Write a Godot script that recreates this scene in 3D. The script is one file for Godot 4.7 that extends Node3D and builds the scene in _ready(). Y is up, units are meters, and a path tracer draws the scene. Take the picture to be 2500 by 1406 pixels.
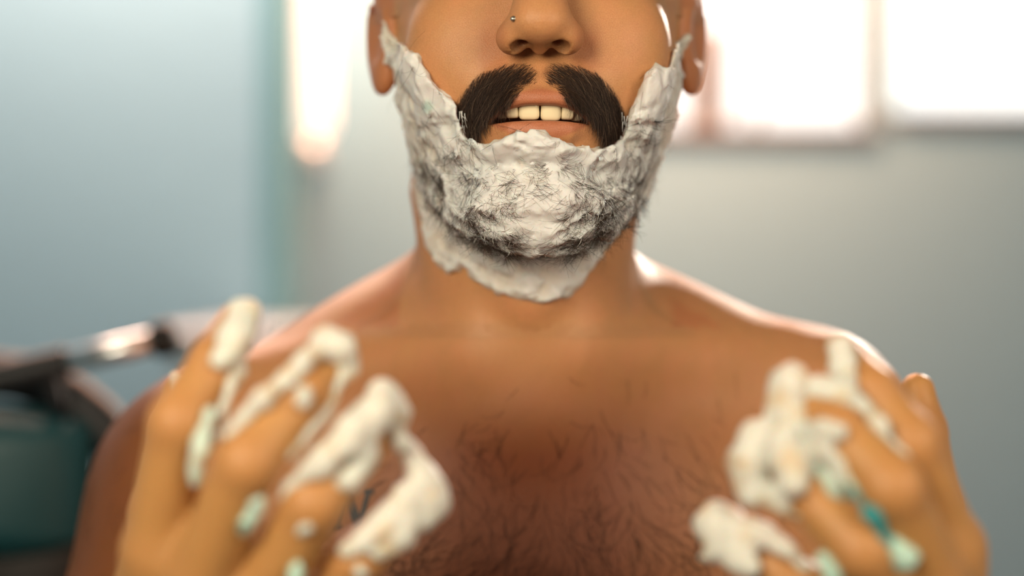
extends Node3D

const FOCAL := 3850.0      # focal length in pixels of a 2500 px wide frame
const EYE := 1.45          # camera height
const HX := 0.0124         # head frame: origin at the front of the lips, millimetres
const HY := 1.525
const HZ := -0.70

func at(px: float, py: float, depth: float) -> Vector3:
	return Vector3((px - 1250.0) / FOCAL * depth, EYE + (703.0 - py) / FOCAL * depth, -depth)

# ------------------------------------------------------------------ helpers for naming
var taken := {}

func numbered(called: String) -> String:
	if not taken.has(called):
		taken[called] = 0
		return called
	taken[called] += 1
	return "%s_%03d" % [called, taken[called]]

func tag(o: Node, label := "", category := "", group := "", kind := "") -> void:
	if label: o.set_meta("label", label)
	if category: o.set_meta("category", category)
	if group: o.set_meta("group", group)
	if kind: o.set_meta("kind", kind)

func thing(called: String, label: String, category: String, where := Vector3.ZERO, turn := 0.0, group := "") -> Node3D:
	var o := Node3D.new()
	o.name = numbered(called)
	add_child(o, true)
	o.position = where
	o.rotation.y = turn
	tag(o, label, category, group)
	return o

func put(called: String, mesh: Mesh, m: Material, parent: Node = null, where := Vector3.ZERO) -> MeshInstance3D:
	var o := MeshInstance3D.new()
	o.name = numbered(called) if parent == null else called
	o.mesh = mesh
	o.material_override = m
	o.position = where
	o.cast_shadow = GeometryInstance3D.SHADOW_CASTING_SETTING_ON
	(self if parent == null else parent).add_child(o, true)
	return o

func struct(called: String, mesh: Mesh, m: Material, where := Vector3.ZERO, parent: Node = null) -> MeshInstance3D:
	var o := put(called, mesh, m, parent, where)
	if parent == null: o.set_meta("kind", "structure")
	return o

func rough(color: Color, roughness: float, metallic := 0.0) -> StandardMaterial3D:
	var m := StandardMaterial3D.new()
	m.albedo_color = color
	m.roughness = roughness
	m.metallic = metallic
	return m

func noise_tex(freq: float, size: int, oct: int, sd: int, a := Color.BLACK, b := Color.WHITE) -> NoiseTexture2D:
	var n := FastNoiseLite.new()
	n.seed = sd
	n.noise_type = FastNoiseLite.TYPE_SIMPLEX_SMOOTH
	n.frequency = freq
	n.fractal_octaves = oct
	var t := NoiseTexture2D.new()
	t.noise = n
	t.width = size
	t.height = size
	t.seamless = true
	var g := Gradient.new()
	g.set_color(0, a)
	g.set_color(1, b)
	t.color_ramp = g
	return t

func relief(m: StandardMaterial3D, tex: Texture2D, centimetres: float, scale: float) -> void:
	m.heightmap_enabled = true
	m.heightmap_texture = tex
	m.heightmap_scale = centimetres
	m.uv1_triplanar = true
	m.uv1_scale = Vector3.ONE * scale

# ------------------------------------------------------------------ plain shapes
func box_st(st: SurfaceTool, lo: Vector3, hi: Vector3, c := 0.004) -> void:
	# a box with chamfered edges
	var ce := (lo + hi) / 2.0
	var h := (hi - lo) / 2.0
	c = minf(c, minf(h.x, minf(h.y, h.z)) * 0.9)
	var ring := func(axis: int, s: float) -> Array:
		var u := (axis + 1) % 3
		var v := (axis + 2) % 3
		var out := []
		for q in [[-1, -1], [1, -1], [1, 1], [-1, 1]]:
			var p := Vector3.ZERO
			p[axis] = s * h[axis]
			p[u] = q[0] * (h[u] - c)
			p[v] = q[1] * (h[v] - c)
			out.append(ce + p)
		return out
	var face := func(pts: Array) -> void:
		var n: Vector3 = (pts[1] - pts[0]).cross(pts[2] - pts[0])
		var mid: Vector3 = (pts[0] + pts[2]) / 2.0 - ce
		var order: Array = pts if n.dot(mid) < 0.0 else [pts[0], pts[3], pts[2], pts[1]] if pts.size() == 4 else [pts[0], pts[2], pts[1]]
		st.set_smooth_group(-1)
		for i in [0, 1, 2]: st.add_vertex(order[i])
		if pts.size() == 4:
			for i in [0, 2, 3]: st.add_vertex(order[i])
	for axis in 3:
		for s in [-1.0, 1.0]:
			face.call(ring.call(axis, s))
	for axis in 3:        # edge strips that run along the axis
		var u := (axis + 1) % 3
		var v := (axis + 2) % 3
		for su in [-1.0, 1.0]:
			for sv in [-1.0, 1.0]:
				var pts := []
				for q in [[-1, 0], [1, 0], [1, 1], [-1, 1]]:
					var p := Vector3.ZERO
					p[axis] = q[0] * (h[axis] - c)
					p[u] = su * (h[u] if q[1] == 0 else h[u] - c)
					p[v] = sv * (h[v] - c if q[1] == 0 else h[v])
					pts.append(ce + p)
				face.call(pts)
	for sx in [-1.0, 1.0]:
		for sy in [-1.0, 1.0]:
			for sz in [-1.0, 1.0]:
				face.call([ce + Vector3(sx * h.x, sy * (h.y - c), sz * (h.z - c)), ce + Vector3(sx * (h.x - c), sy * h.y, sz * (h.z - c)), ce + Vector3(sx * (h.x - c), sy * (h.y - c), sz * h.z)])

func done(st: SurfaceTool) -> ArrayMesh:
	st.generate_normals()
	return st.commit()

func start() -> SurfaceTool:
	var st := SurfaceTool.new()
	st.begin(Mesh.PRIMITIVE_TRIANGLES)
	return st

func box(lo: Vector3, hi: Vector3, c := 0.004) -> ArrayMesh:
	var st := start()
	box_st(st, lo, hi, c)
	return done(st)

func tube_st(st: SurfaceTool, pts: PackedVector3Array, radii: PackedFloat32Array, sides := 12) -> void:
	st.set_smooth_group(0)
	var rings := []
	var up := Vector3(0.13, 0.9, 0.31).normalized()
	for i in pts.size():
		var dir := (pts[mini(i + 1, pts.size() - 1)] - pts[maxi(i - 1, 0)]).normalized()
		var a := dir.cross(up).normalized()
		var b := a.cross(dir)
		var ring := PackedVector3Array()
		for k in sides:
			var t := TAU * k / sides
			ring.append(pts[i] + (a * cos(t) + b * sin(t)) * radii[i])
		rings.append(ring)
	for i in pts.size() - 1:
		for k in sides:
			var k2 := (k + 1) % sides
			for v in [rings[i][k], rings[i + 1][k], rings[i + 1][k2], rings[i][k], rings[i + 1][k2], rings[i][k2]]:
				st.add_vertex(v)
	for e in [0, pts.size() - 1]:
		for k in sides:
			var k2 := (k + 1) % sides
			for v in ([pts[e], rings[e][k], rings[e][k2]] if e == 0 else [pts[e], rings[e][k2], rings[e][k]]):
				st.add_vertex(v)

func tube(pts: Array, radii: Array, sides := 12) -> ArrayMesh:
	var st := start()
	tube_st(st, PackedVector3Array(pts), PackedFloat32Array(radii), sides)
	return done(st)

func lathe(profile: Array, sides := 24) -> ArrayMesh:
	# (radius, height) pairs turned round the y axis
	var st := start()
	st.set_smooth_group(0)
	for i in profile.size() - 1:
		for k in sides:
			var a := TAU * k / sides
			var b := TAU * (k + 1) / sides
			var p: Vector2 = profile[i]
			var q: Vector2 = profile[i + 1]
			var v := [Vector3(p.x * cos(a), p.y, p.x * sin(a)), Vector3(q.x * cos(a), q.y, q.x * sin(a)), Vector3(q.x * cos(b), q.y, q.x * sin(b)), Vector3(p.x * cos(b), p.y, p.x * sin(b))]
			for n in [0, 1, 2, 0, 2, 3]: st.add_vertex(v[n])
	return done(st)

# ------------------------------------------------------------------ fields and their surfaces
class Shape:
	var v := PackedVector3Array()
	var n := PackedVector3Array()
	var c := PackedColorArray()
	var i := PackedInt32Array()
	func mesh() -> ArrayMesh:
		var a := []
		a.resize(Mesh.ARRAY_MAX)
		a[Mesh.ARRAY_VERTEX] = v
		a[Mesh.ARRAY_NORMAL] = n
		if c.size() == v.size(): a[Mesh.ARRAY_COLOR] = c
		a[Mesh.ARRAY_INDEX] = i
		var m := ArrayMesh.new()
		m.add_surface_from_arrays(Mesh.PRIMITIVE_TRIANGLES, a)
		return m
	func join(o: Shape) -> void:
		var b := v.size()
		v.append_array(o.v)
		n.append_array(o.n)
		c.append_array(o.c)
		for k in o.i: i.append(k + b)

class Field:
	var lo: Vector3
	var h: float
	var nx: int
	var ny: int
	var nz: int
	var bx: int
	var by: int
	var bz: int
	var f: Callable
	var pad: float
	var slack: float
	var layers := []
	var lit := []
	var vals: PackedFloat32Array
	func _init(low: Vector3, high: Vector3, step: float, fn: Callable, margin := 0.0, loose := 1.25) -> void:
		lo = low
		h = step
		f = fn
		pad = margin
		slack = loose
		bx = ceili((high.x - low.x) / step / 4.0)
		by = ceili((high.y - low.y) / step / 4.0)
		bz = ceili((high.z - low.z) / step / 4.0)
		nx = bx * 4
		ny = by * 4
		nz = bz * 4
		layers.resize(bz)
		lit.resize(bz)
		var id := WorkerThreadPool.add_group_task(layer, bz, -1, true)
		WorkerThreadPool.wait_for_group_task_completion(id)
		for k in bz: vals.append_array(layers[k])
	func layer(k: int) -> void:
		var a := PackedFloat32Array()
		a.resize(nx * ny * 4)
		var on := PackedByteArray()
		on.resize(bx * by)
		var reach := 2.0 * h * 1.7321 * slack + pad
		var sz := nx * ny
		for j in by:
			for i in bx:
				var o := lo + Vector3(i * 4, j * 4, k * 4) * h
				var mid: float = f.call(o + Vector3.ONE * (2.0 * h))
				if absf(mid) > reach:
					for z in 4:
						for y in 4:
							var q := z * sz + (j * 4 + y) * nx + i * 4
							a[q] = mid
							a[q + 1] = mid
							a[q + 2] = mid
							a[q + 3] = mid
				else:
					on[j * bx + i] = 1
					for z in 4:
						for y in 4:
							var q := z * sz + (j * 4 + y) * nx + i * 4
							for x in 4:
								a[q + x] = f.call(o + Vector3(x, y, z) * h)
		layers[k] = a
		lit[k] = on
	func surface(w: PackedFloat32Array) -> Shape:
		# surface nets: a vertex in each cell the surface crosses, a quad round each crossed edge
		var s := Shape.new()
		var where := PackedInt32Array()
		where.resize(nx * ny * nz)
		where.fill(-1)
		var sy := nx
		var sz := nx * ny
		var cells := PackedInt32Array()
		for bk in bz:
			var on: PackedByteArray = lit[bk]
			for bj in by:
				for bi in bx:
					# a block next to an active one holds crossings only if it is active too
					if on[bj * bx + bi] == 0: continue
					for z in 4:
						var kk := bk * 4 + z
						if kk >= nz - 1: continue
						for y in 4:
							var jj := bj * 4 + y
							if jj >= ny - 1: continue
							for x in 4:
								var ii := bi * 4 + x
								if ii >= nx - 1: continue
								var q := kk * sz + jj * sy + ii
								var a := w[q]
								var b := w[q + 1]
								var c := w[q + sy]
								var d := w[q + sy + 1]
								var e := w[q + sz]
								var g := w[q + sz + 1]
								var hh := w[q + sz + sy]
								var m := w[q + sz + sy + 1]
								var neg := int(a < 0.0) + int(b < 0.0) + int(c < 0.0) + int(d < 0.0) + int(e < 0.0) + int(g < 0.0) + int(hh < 0.0) + int(m < 0.0)
								if neg == 0 or neg == 8: continue
								var p := Vector3.ZERO
								var n := 0
								if (a < 0.0) != (b < 0.0): p += Vector3(a / (a - b), 0, 0); n += 1
								if (c < 0.0) != (d < 0.0): p += Vector3(c / (c - d), 1, 0); n += 1
								if (e < 0.0) != (g < 0.0): p += Vector3(e / (e - g), 0, 1); n += 1
								if (hh < 0.0) != (m < 0.0): p += Vector3(hh / (hh - m), 1, 1); n += 1
								if (a < 0.0) != (c < 0.0): p += Vector3(0, a / (a - c), 0); n += 1
								if (b < 0.0) != (d < 0.0): p += Vector3(1, b / (b - d), 0); n += 1
								if (e < 0.0) != (hh < 0.0): p += Vector3(0, e / (e - hh), 1); n += 1
								if (g < 0.0) != (m < 0.0): p += Vector3(1, g / (g - m), 1); n += 1
								if (a < 0.0) != (e < 0.0): p += Vector3(0, 0, a / (a - e)); n += 1
								if (b < 0.0) != (g < 0.0): p += Vector3(1, 0, b / (b - g)); n += 1
								if (c < 0.0) != (hh < 0.0): p += Vector3(0, 1, c / (c - hh)); n += 1
								if (d < 0.0) != (m < 0.0): p += Vector3(1, 1, d / (d - m)); n += 1
								where[q] = s.v.size()
								s.v.append(lo + (Vector3(ii, jj, kk) + p / n) * h)
								cells.append(q)
		s.n.resize(s.v.size())
		for q in cells:
			var a := w[q] < 0.0
			for ax in 3:
				var st: int = [1, sy, sz][ax]
				if (w[q + st] < 0.0) == a: continue
				var u: int = [sy, sz, 1][ax]
				var t: int = [sz, 1, sy][ax]
				if q - u - t < 0: continue
				var q0 := where[q]
				var q1 := where[q - u]
				var q2 := where[q - u - t]
				var q3 := where[q - t]
				if q1 < 0 or q2 < 0 or q3 < 0: continue
				if not a:
					var sw := q1
					q1 = q3
					q3 = sw
				# clockwise from outside
				s.i.append_array(PackedInt32Array([q0, q2, q1, q0, q3, q2]))
				var nn := (s.v[q2] - s.v[q0]).cross(s.v[q3] - s.v[q1])
				s.n[q0] += nn
				s.n[q1] += nn
				s.n[q2] += nn
				s.n[q3] += nn
		# make the normals agree with the winding: front faces run clockwise
		var flip := 0.0
		for k in range(0, mini(s.i.size(), 3000), 3):
			var fn := (s.v[s.i[k + 2]] - s.v[s.i[k]]).cross(s.v[s.i[k + 1]] - s.v[s.i[k]])
			flip += fn.dot(s.n[s.i[k]])
		var sg := -1.0 if flip < 0.0 else 1.0
		for k in s.n.size(): s.n[k] = s.n[k].normalized() * sg
		return s

# ------------------------------------------------------------------ distances
static func smin(a: float, b: float, k: float) -> float:
	var t := maxf(k - absf(a - b), 0.0) / k
	return minf(a, b) - t * t * k * 0.25

static func smax(a: float, b: float, k: float) -> float:
	var t := maxf(k - absf(a - b), 0.0) / k
	return maxf(a, b) + t * t * k * 0.25

static func cone(p: Vector3, a: Vector3, b: Vector3, ra: float, rb: float) -> float:
	var ab := b - a
	var t := clampf((p - a).dot(ab) / ab.length_squared(), 0.0, 1.0)
	return (p - a - ab * t).length() - lerpf(ra, rb, t)

static func egg(p: Vector3, c: Vector3, r: Vector3) -> float:
	var q := (p - c) / r
	var k := q.length()
	var k2 := (q / r).length()
	return k * (k - 1.0) / maxf(k2, 1e-6)

static func along(xs: PackedFloat32Array, ys: PackedFloat32Array, x: float) -> float:
	if x <= xs[0]: return ys[0]
	for i in range(1, xs.size()):
		if x < xs[i]:
			var t := (x - xs[i - 1]) / (xs[i] - xs[i - 1])
			return lerpf(ys[i - 1], ys[i], t)
	return ys[ys.size() - 1]

static func smooth_table(keys: Array, values: Array, first: int, last: int) -> PackedFloat32Array:
	# a monotone-looking cubic through the keys, one entry per millimetre
	var out := PackedFloat32Array()
	for y in range(first, last + 1):
		var i := 0
		while i < keys.size() - 2 and y > keys[i + 1]: i += 1
		var i0 := maxi(i - 1, 0)
		var i3 := mini(i + 2, keys.size() - 1)
		var t := clampf((y - keys[i]) / float(keys[i + 1] - keys[i]), 0.0, 1.0)
		out.append(cubic_interpolate_in_time(values[i], values[i + 1], values[i0], values[i3], t, keys[i + 1] - keys[i], keys[i0] - keys[i], keys[i3] - keys[i]))
	return out

var head_w: PackedFloat32Array
var head_f: PackedFloat32Array
var head_b: PackedFloat32Array

func head_tables() -> void:
	head_w = smooth_table([-75, -60, -45, -30, -12, 7, 30, 55, 90, 120, 150, 165, 180], [50, 51.5, 52, 53, 60.5, 66, 69.5, 71, 72, 69, 56, 41, 4], -100, 200)
	head_f = smooth_table([-75, -60, -50, -38, -25, -12, 0, 15, 30, 55, 70, 95, 120, 150, 165, 180], [-24, -20, -17, -13, -17, -14, -11, -12, -15, -17, -18, -10, -14, -35, -60, -88], -100, 200)
	head_b = smooth_table([-75, -40, 0, 40, 90, 130, 165, 180], [58, 58, 60, 80, 97, 90, 52, 4], -100, 200)

func head_sd(q: Vector3) -> float:
	# millimetres, x across, y up, z towards the camera
	var x := q.x
	var ax := absf(x)
	var y := q.y
	var z := q.z
	var yi := clampf(y + 100.0, 0.0, 299.0)
	var i0 := int(yi)
	var fr := yi - i0
	var w := lerpf(head_w[i0], head_w[i0 + 1], fr)
	var zf := lerpf(head_f[i0], head_f[i0 + 1], fr)
	var dz := z + 92.0
	var d := zf + 92.0 if dz > 0.0 else lerpf(head_b[i0], head_b[i0 + 1], fr)
	var a := ax / w
	var b := dz / d
	var e := sqrt(a * a + b * b)
	var f := (e - 1.0) * minf(w, d)
	f = smax(f, -0.947 * (y + 51.0) - 0.32 * (z + 15.0), 10.0)
	f = maxf(f, y - 176.0)
	if f > 45.0: return f - 8.0
	var p := Vector3(ax, y, z)
	if z > -75.0:
		if y > -70.0:
			f = smin(f, egg(p, Vector3(0, 4, -24), Vector3(31, 25, 22.5)), 10.0)
			f = smin(f, egg(p, Vector3(0, -37, -19), Vector3(23, 15, 15)), 10.0)
		if y > 0.0:
			f = smin(f, egg(p, Vector3(36, 37, -38), Vector3(24, 25, 18.5)), 20.0)
			# nose: bridge, tip, wings
			var n := cone(p, Vector3(0, 84, -11), Vector3(0, 52, 1), 9.5, 11.5)
			n = smin(n, egg(p, Vector3(0, 42.0, 7.0), Vector3(13.5, 9.6, 11.5)), 9.0)
			n = smin(n, egg(p, Vector3(12.3, 36.2, -1.0), Vector3(7.4, 7.6, 10.0)), 6.0)
			n = smin(n, cone(p, Vector3(0, 37.0, 7), Vector3(0, 33.2, -5), 3.2, 3.8), 4.0)
			f = smin(f, n, 6.5)
			# nostrils open down and forwards
			var no := egg(Vector3(ax, y, z), Vector3(8.8, 31.9 + (z - 4.0) * 0.16, 3.5), Vector3(4.7, 2.5, 5.4))
			no = minf(no, cone(p, Vector3(8.4, 32.5, 2.5), Vector3(5.0, 42, -3), 2.6, 2.2))
			f = smax(f, -no, 1.6)
			# eyelids, closed (above the frame)
			if y > 55.0:
				f = smax(f, -egg(p, Vector3(32, 74, -6), Vector3(19, 11, 13)), 9.0)
				f = smin(f, egg(p, Vector3(32, 73, -27), Vector3(13, 12, 13)), 3.0)
			# fold from the nose wing to the corner of the mouth
			f = smax(f, -cone(p, Vector3(23.5, 32, -10.5), Vector3(33, 11, -13), 0.7, 0.5), 5.0)
		if y > -25.0 and y < 26.0:
			# lips
			var up := cone(p, Vector3(0, 9.3, -2.8), Vector3(9, 9.5, -3.6), 4.7, 4.6)
			up = smin(up, cone(p, Vector3(9, 9.5, -3.6), Vector3(17, 5.6, -8.5), 4.6, 3.6), 2.0)
			up = smin(up, cone(p, Vector3(17, 5.6, -8.5), Vector3(24, -0.6, -15.5), 3.6, 2.0), 2.0)
			f = smin(f, up, 3.5)
			var un := cone(p, Vector3(0, -5.0, -4.2), Vector3(12, -4.4, -6.4), 5.2, 4.8)
			un = smin(un, cone(p, Vector3(12, -4.4, -6.4), Vector3(24, -0.8, -15.5), 4.8, 2.0), 2.0)
			f = smin(f, un, 3.5)
			var k := minf(ax / 23.0, 1.3)
			var yu := 6.6 * (1.0 - k * k * k) - 1.1 * k * k
			var yl := -0.3 - 1.2 * k * k
			f = smax(f, -maxf(maxf(y - yu, yl - y), maxf(-(z + 30.0), (ax - 24.0))), 1.8)
	# ears
	if ax > 62.0 and y > 10.0 and y < 95.0 and z < -60.0:
		var ca := 0.91
		var sa := 0.42
		var ex := ax - 78.3
		var ez := z + 92.0
		var r := Vector3(ex * ca + ez * sa, y - 54.0, ez * ca - ex * sa)
		var ear := egg(r, Vector3.ZERO, Vector3(5.0, 31.0, 17.0))
		ear = smax(ear, -egg(r, Vector3(5.5, -2, 2), Vector3(4.2, 15.0, 9.0)), 3.0)
		ear = smax(ear, -egg(r, Vector3(6.2, 6, -4), Vector3(3.6, 19.0, 9.5)), 3.0)
		ear = smin(ear, egg(r, Vector3(-0.6, -23.5, 3.0), Vector3(4.6, 8.5, 8.5)), 4.0)
		f = smin(f, ear, 4.0)
	return f

# hands: joints as [px, py, depth, radius]
var finger_bones := []      # [a, b, ra, rb, hand, finger]
var palm_bones := []        # [a, b, ra, rb, hand]

func chain(pts: Array, hand: int, finger: int) -> void:
	for i in pts.size() - 1:
		finger_bones.append([at(pts[i][0], pts[i][1], pts[i][2]), at(pts[i + 1][0], pts[i + 1][1], pts[i + 1][2]), pts[i][3], pts[i + 1][3], hand, finger])

func palm(a: Array, b: Array, hand: int) -> void:
	palm_bones.append([at(a[0], a[1], a[2]), at(b[0], b[1], b[2]), a[3], b[3], hand])

var hand_lo := [Vector3.ZERO, Vector3.ZERO]
var hand_hi := [Vector3.ZERO, Vector3.ZERO]
var wrist := [Vector3.ZERO, Vector3.ZERO]
var elbow := [Vector3(-0.262, 1.10, -0.80), Vector3(0.262, 1.13, -0.80)]

func hand_joints() -> void:
	# his right hand, on the left of the picture: index, middle, ring, little, thumb
	var l := [
		[[388, 1335, 0.578, 0.0122], [437, 1030, 0.562, 0.0104], [527, 880, 0.574, 0.0090], [583, 785, 0.588, 0.0078]],
		[[492, 1400, 0.570, 0.0125], [605, 1128, 0.550, 0.0110], [735, 968, 0.562, 0.0096], [812, 880, 0.577, 0.0083]],
		[[640, 1460, 0.573, 0.0122], [765, 1228, 0.556, 0.0106], [880, 1088, 0.568, 0.0092], [945, 1005, 0.582, 0.0080]],
		[[760, 1545, 0.582, 0.0110], [868, 1365, 0.570, 0.0094], [975, 1268, 0.580, 0.0084], [1040, 1212, 0.592, 0.0074]],
		[[345, 1560, 0.605, 0.0150], [385, 1250, 0.635, 0.0112], [420, 1040, 0.645, 0.0096], [441, 955, 0.640, 0.0074]],
	]
	var r := [
		[[2312, 1330, 0.580, 0.0122], [2222, 1082, 0.566, 0.0104], [2128, 955, 0.576, 0.0090], [2066, 880, 0.590, 0.0078]],
		[[2262, 1405, 0.567, 0.0125], [2178, 1190, 0.547, 0.0110], [2040, 1050, 0.560, 0.0096], [1952, 965, 0.577, 0.0083]],
		[[2200, 1510, 0.570, 0.0122], [2105, 1342, 0.552, 0.0106], [1965, 1203, 0.563, 0.0092], [1868, 1118, 0.578, 0.0080]],
		[[2085, 1570, 0.580, 0.0110], [1965, 1440, 0.567, 0.0094], [1855, 1362, 0.577, 0.0084], [1775, 1300, 0.590, 0.0074]],
		[[2330, 1560, 0.610, 0.0150], [2285, 1240, 0.640, 0.0112], [2252, 1050, 0.652, 0.0096], [2240, 952, 0.655, 0.0072]],
	]
	var both := [l, r]
	for s in 2:
		wrist[s] = at(525 if s == 0 else 2195, 1960, 0.615)
		for k in 5:
			chain(both[s][k], s, k)
			var m: Array = both[s][k][0]
			var pw: Vector3 = wrist[s] + Vector3((k - 1.5) * 0.010 * (1 if s == 0 else -1), 0.012, 0)
			palm_bones.append([at(m[0], m[1], m[2] + 0.004), pw, 0.0125, 0.0185, s])
		# the pad between thumb and index
		palm_bones.append([at(both[s][4][0][0], both[s][4][0][1], 0.605), at(both[s][1][0][0], both[s][1][0][1] + 120, 0.595), 0.014, 0.014, s])
		palm_bones.append([at(both[s][0][0][0], both[s][0][0][1] + 60, 0.585), at(both[s][3][0][0], both[s][3][0][1] + 20, 0.592), 0.011, 0.011, s])
		var lo := Vector3.ONE * 9.0
		var hi := Vector3.ONE * -9.0
		for b in finger_bones + palm_bones:
			if b[4] != s: continue
			for e in [0, 1]:
				lo = lo.min(b[e])
				hi = hi.max(b[e])
		hand_lo[s] = lo - Vector3.ONE * 0.024
		hand_hi[s] = hi + Vector3.ONE * 0.024

func hand_sd(p: Vector3, s: int) -> float:
	var pd := 9.0
	for b in palm_bones:
		if b[4] == s: pd = smin(pd, cone(p, b[0], b[1], b[2], b[3]), 0.012)
	var all := 9.0
	var fd := 9.0
	var now := -1
	for b in finger_bones:
		if b[4] != s: continue
		if b[5] != now:
			all = smin(all, fd, 0.0012)
			fd = 9.0
			now = b[5]
		fd = smin(fd, cone(p, b[0], b[1], b[2], b[3]), 0.004)
	all = smin(all, fd, 0.0012)
	return smin(pd, all, 0.007)

func torso_sd(p: Vector3) -> float:
	var d := cone(p, Vector3(0.007, 1.500, -0.812), Vector3(0.007, 1.408, -0.832), 0.0530, 0.0575)
	# trapezius and shoulders
	d = smin(d, cone(p, Vector3(-0.035, 1.421, -0.855), Vector3(-0.150, 1.362, -0.868), 0.041, 0.041), 0.024)
	d = smin(d, cone(p, Vector3(0.048, 1.423, -0.860), Vector3(0.166, 1.380, -0.882), 0.041, 0.042), 0.024)
	d = smin(d, egg(p, Vector3(-0.163, 1.335, -0.862), Vector3(0.062, 0.066, 0.060)), 0.03)
	d = smin(d, egg(p, Vector3(0.166, 1.358, -0.890), Vector3(0.056, 0.062, 0.056)), 0.03)
	# ribcage, chest, belly
	d = smin(d, egg(p, Vector3(0, 1.25, -0.880), Vector3(0.172, 0.215, 0.108)), 0.05)
	d = smin(d, egg(p, Vector3(-0.078, 1.290, -0.826), Vector3(0.088, 0.072, 0.044)), 0.045)
	d = smin(d, egg(p, Vector3(0.078, 1.293, -0.832), Vector3(0.086, 0.072, 0.044)), 0.045)
	d = smin(d, egg(p, Vector3(0, 1.05, -0.880), Vector3(0.150, 0.21, 0.098)), 0.06)
	# collar bones and the hollow between them
	d = smin(d, cone(p, Vector3(-0.018, 1.418, -0.790), Vector3(-0.15, 1.398, -0.845), 0.009, 0.009), 0.022)
	d = smin(d, cone(p, Vector3(0.034, 1.420, -0.792), Vector3(0.15, 1.408, -0.862), 0.009, 0.009), 0.022)
	# neck cords
	d = smin(d, cone(p, Vector3(-0.040, 1.500, -0.812), Vector3(-0.006, 1.418, -0.790), 0.009, 0.008), 0.02)
	d = smin(d, cone(p, Vector3(0.054, 1.500, -0.812), Vector3(0.024, 1.418, -0.790), 0.009, 0.008), 0.02)
	d = smin(d, egg(p, Vector3(0.009, 1.452, -0.772), Vector3(0.012, 0.016, 0.010)), 0.015)
	# arms
	d = smin(d, cone(p, Vector3(-0.166, 1.332, -0.862), elbow[0], 0.056, 0.042), 0.03)
	d = smin(d, cone(p, Vector3(0.170, 1.345, -0.890), elbow[1], 0.052, 0.042), 0.03)
	return d

func body_sd(p: Vector3) -> float:
	var d := 9.0
	if p.y < 1.56: d = torso_sd(p)
	if p.y > 1.40:
		var hd := head_sd(Vector3(p.x - HX, p.y - HY, p.z - HZ) * 1000.0) * 0.001
		d = smin(d, hd, 0.012)
	if p.y < 1.50 and p.z > -0.83:
		for s in 2:
			var arm := cone(p, elbow[s], wrist[s], 0.041, 0.0265)
			var out: Vector3 = (hand_lo[s] - p).max(p - hand_hi[s])
			var far := maxf(out.x, maxf(out.y, out.z))
			if far < 0.02: arm = smin(arm, hand_sd(p, s), 0.014)
			else: arm = minf(arm, far + 0.004)
			d = smin(d, arm, 0.012)
	return d

func head_mm(p: Vector3) -> float:
	return body_sd(Vector3(HX, HY, HZ) + p * 0.001) * 1000.0

# ------------------------------------------------------------------ lather on the face: how thick, in millimetres
var lump := FastNoiseLite.new()
var smear := FastNoiseLite.new()
var fine := FastNoiseLite.new()
var up_x := PackedFloat32Array([-80, -74.6, -65, -55, -48.7, -38.6, -34.6, -25.2, -14.2, -9, -3.3, 3.0, 4.9, 14.9, 28.8, 35, 39.4, 44.6, 48, 53, 59.7, 64.5, 71, 80])
var up_y := PackedFloat32Array([60, 57, 42, 32, 20, 11.6, -2.3, -10.4, -6.3, -4.0, -3.5, -5.0, -7.2, -9.9, -11.0, -8, -0.5, 13.5, 22, 27, 27, 40.5, 50, 54])
var dn_x := PackedFloat32Array([-78, -68, -60, -56.4, -52, -44, -36, -29, -22, -10.5, 1.2, 14.9, 22.8, 34.7, 41, 57, 67, 78])
var dn_y := PackedFloat32Array([24, -12, -36, -54, -62.5, -68, -66.5, -73, -77, -80, -84.5, -81, -72.5, -57, -48, -30, -10, 22])

func lather(x: float, y: float, z: float) -> float:
	if z < -114.0: return -6.0
	var edge := minf(minf(along(up_x, up_y, x) - y, y - along(dn_x, dn_y, x)), (z + lerpf(79.0, 112.0, smoothstep(-14.0, -30.0, y))) * 0.8)
	if edge < -6.0: return -6.0
	edge += lump.get_noise_3d(x * 2.2, y * 2.2, z * 2.2) * 3.0
	# strokes run down and inwards on both cheeks, across on the chin
	var side := clampf(absf(x) / 40.0, 0.0, 1.0)
	var ang := lerpf(0.15, 0.95, side) * (-1.0 if x < 0.0 else 1.0)
	var u := x * cos(ang) + y * sin(ang)
	var v := -x * sin(ang) + y * cos(ang)
	var warp := lump.get_noise_3d(x, y, z) * 7.0
	var s := 1.0 - absf(smear.get_noise_3d(u * 0.45 + warp, v * 1.5 + warp, z * 0.8)) * 2.0
	var chin := smoothstep(-12.0, -40.0, y) * smoothstep(-50.0, -34.0, z)
	var thick := 2.3 + 2.6 * chin - 1.0 * smoothstep(45.0, 65.0, absf(x)) + lump.get_noise_3d(x + 90.0, y, z) * 2.4 + s * 2.0 + fine.get_noise_3d(x, y, z) * 0.25
	# the fat dab high on the left cheek of his, and the roll under the lip
	var p := Vector3(x, y, z)
	thick += 5.0 * smoothstep(7.0, 0.0, cone(Vector3(x, y, 0), Vector3(55, 23, 0), Vector3(50, -2, 0), 3.5, 2.5))
	thick += 2.5 * smoothstep(5.0, 0.0, cone(Vector3(x, y, 0), Vector3(-22, -13, 0), Vector3(6, -12, 0), 2.0, 3.0))
	thick += 2.5 * smoothstep(5.0, 0.0, cone(Vector3(x, y, 0), Vector3(12, -16, 0), Vector3(34, -14, 0), 2.0, 3.0))
	thick += 2.0 * smoothstep(6.0, 0.0, cone(Vector3(x, y, 0), Vector3(-60, 30, 0), Vector3(-34, -20, 0), 3.0, 3.0))
	return lerpf(-4.0, maxf(thick, 0.6), smoothstep(-1.5, 3.0, edge))

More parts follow.
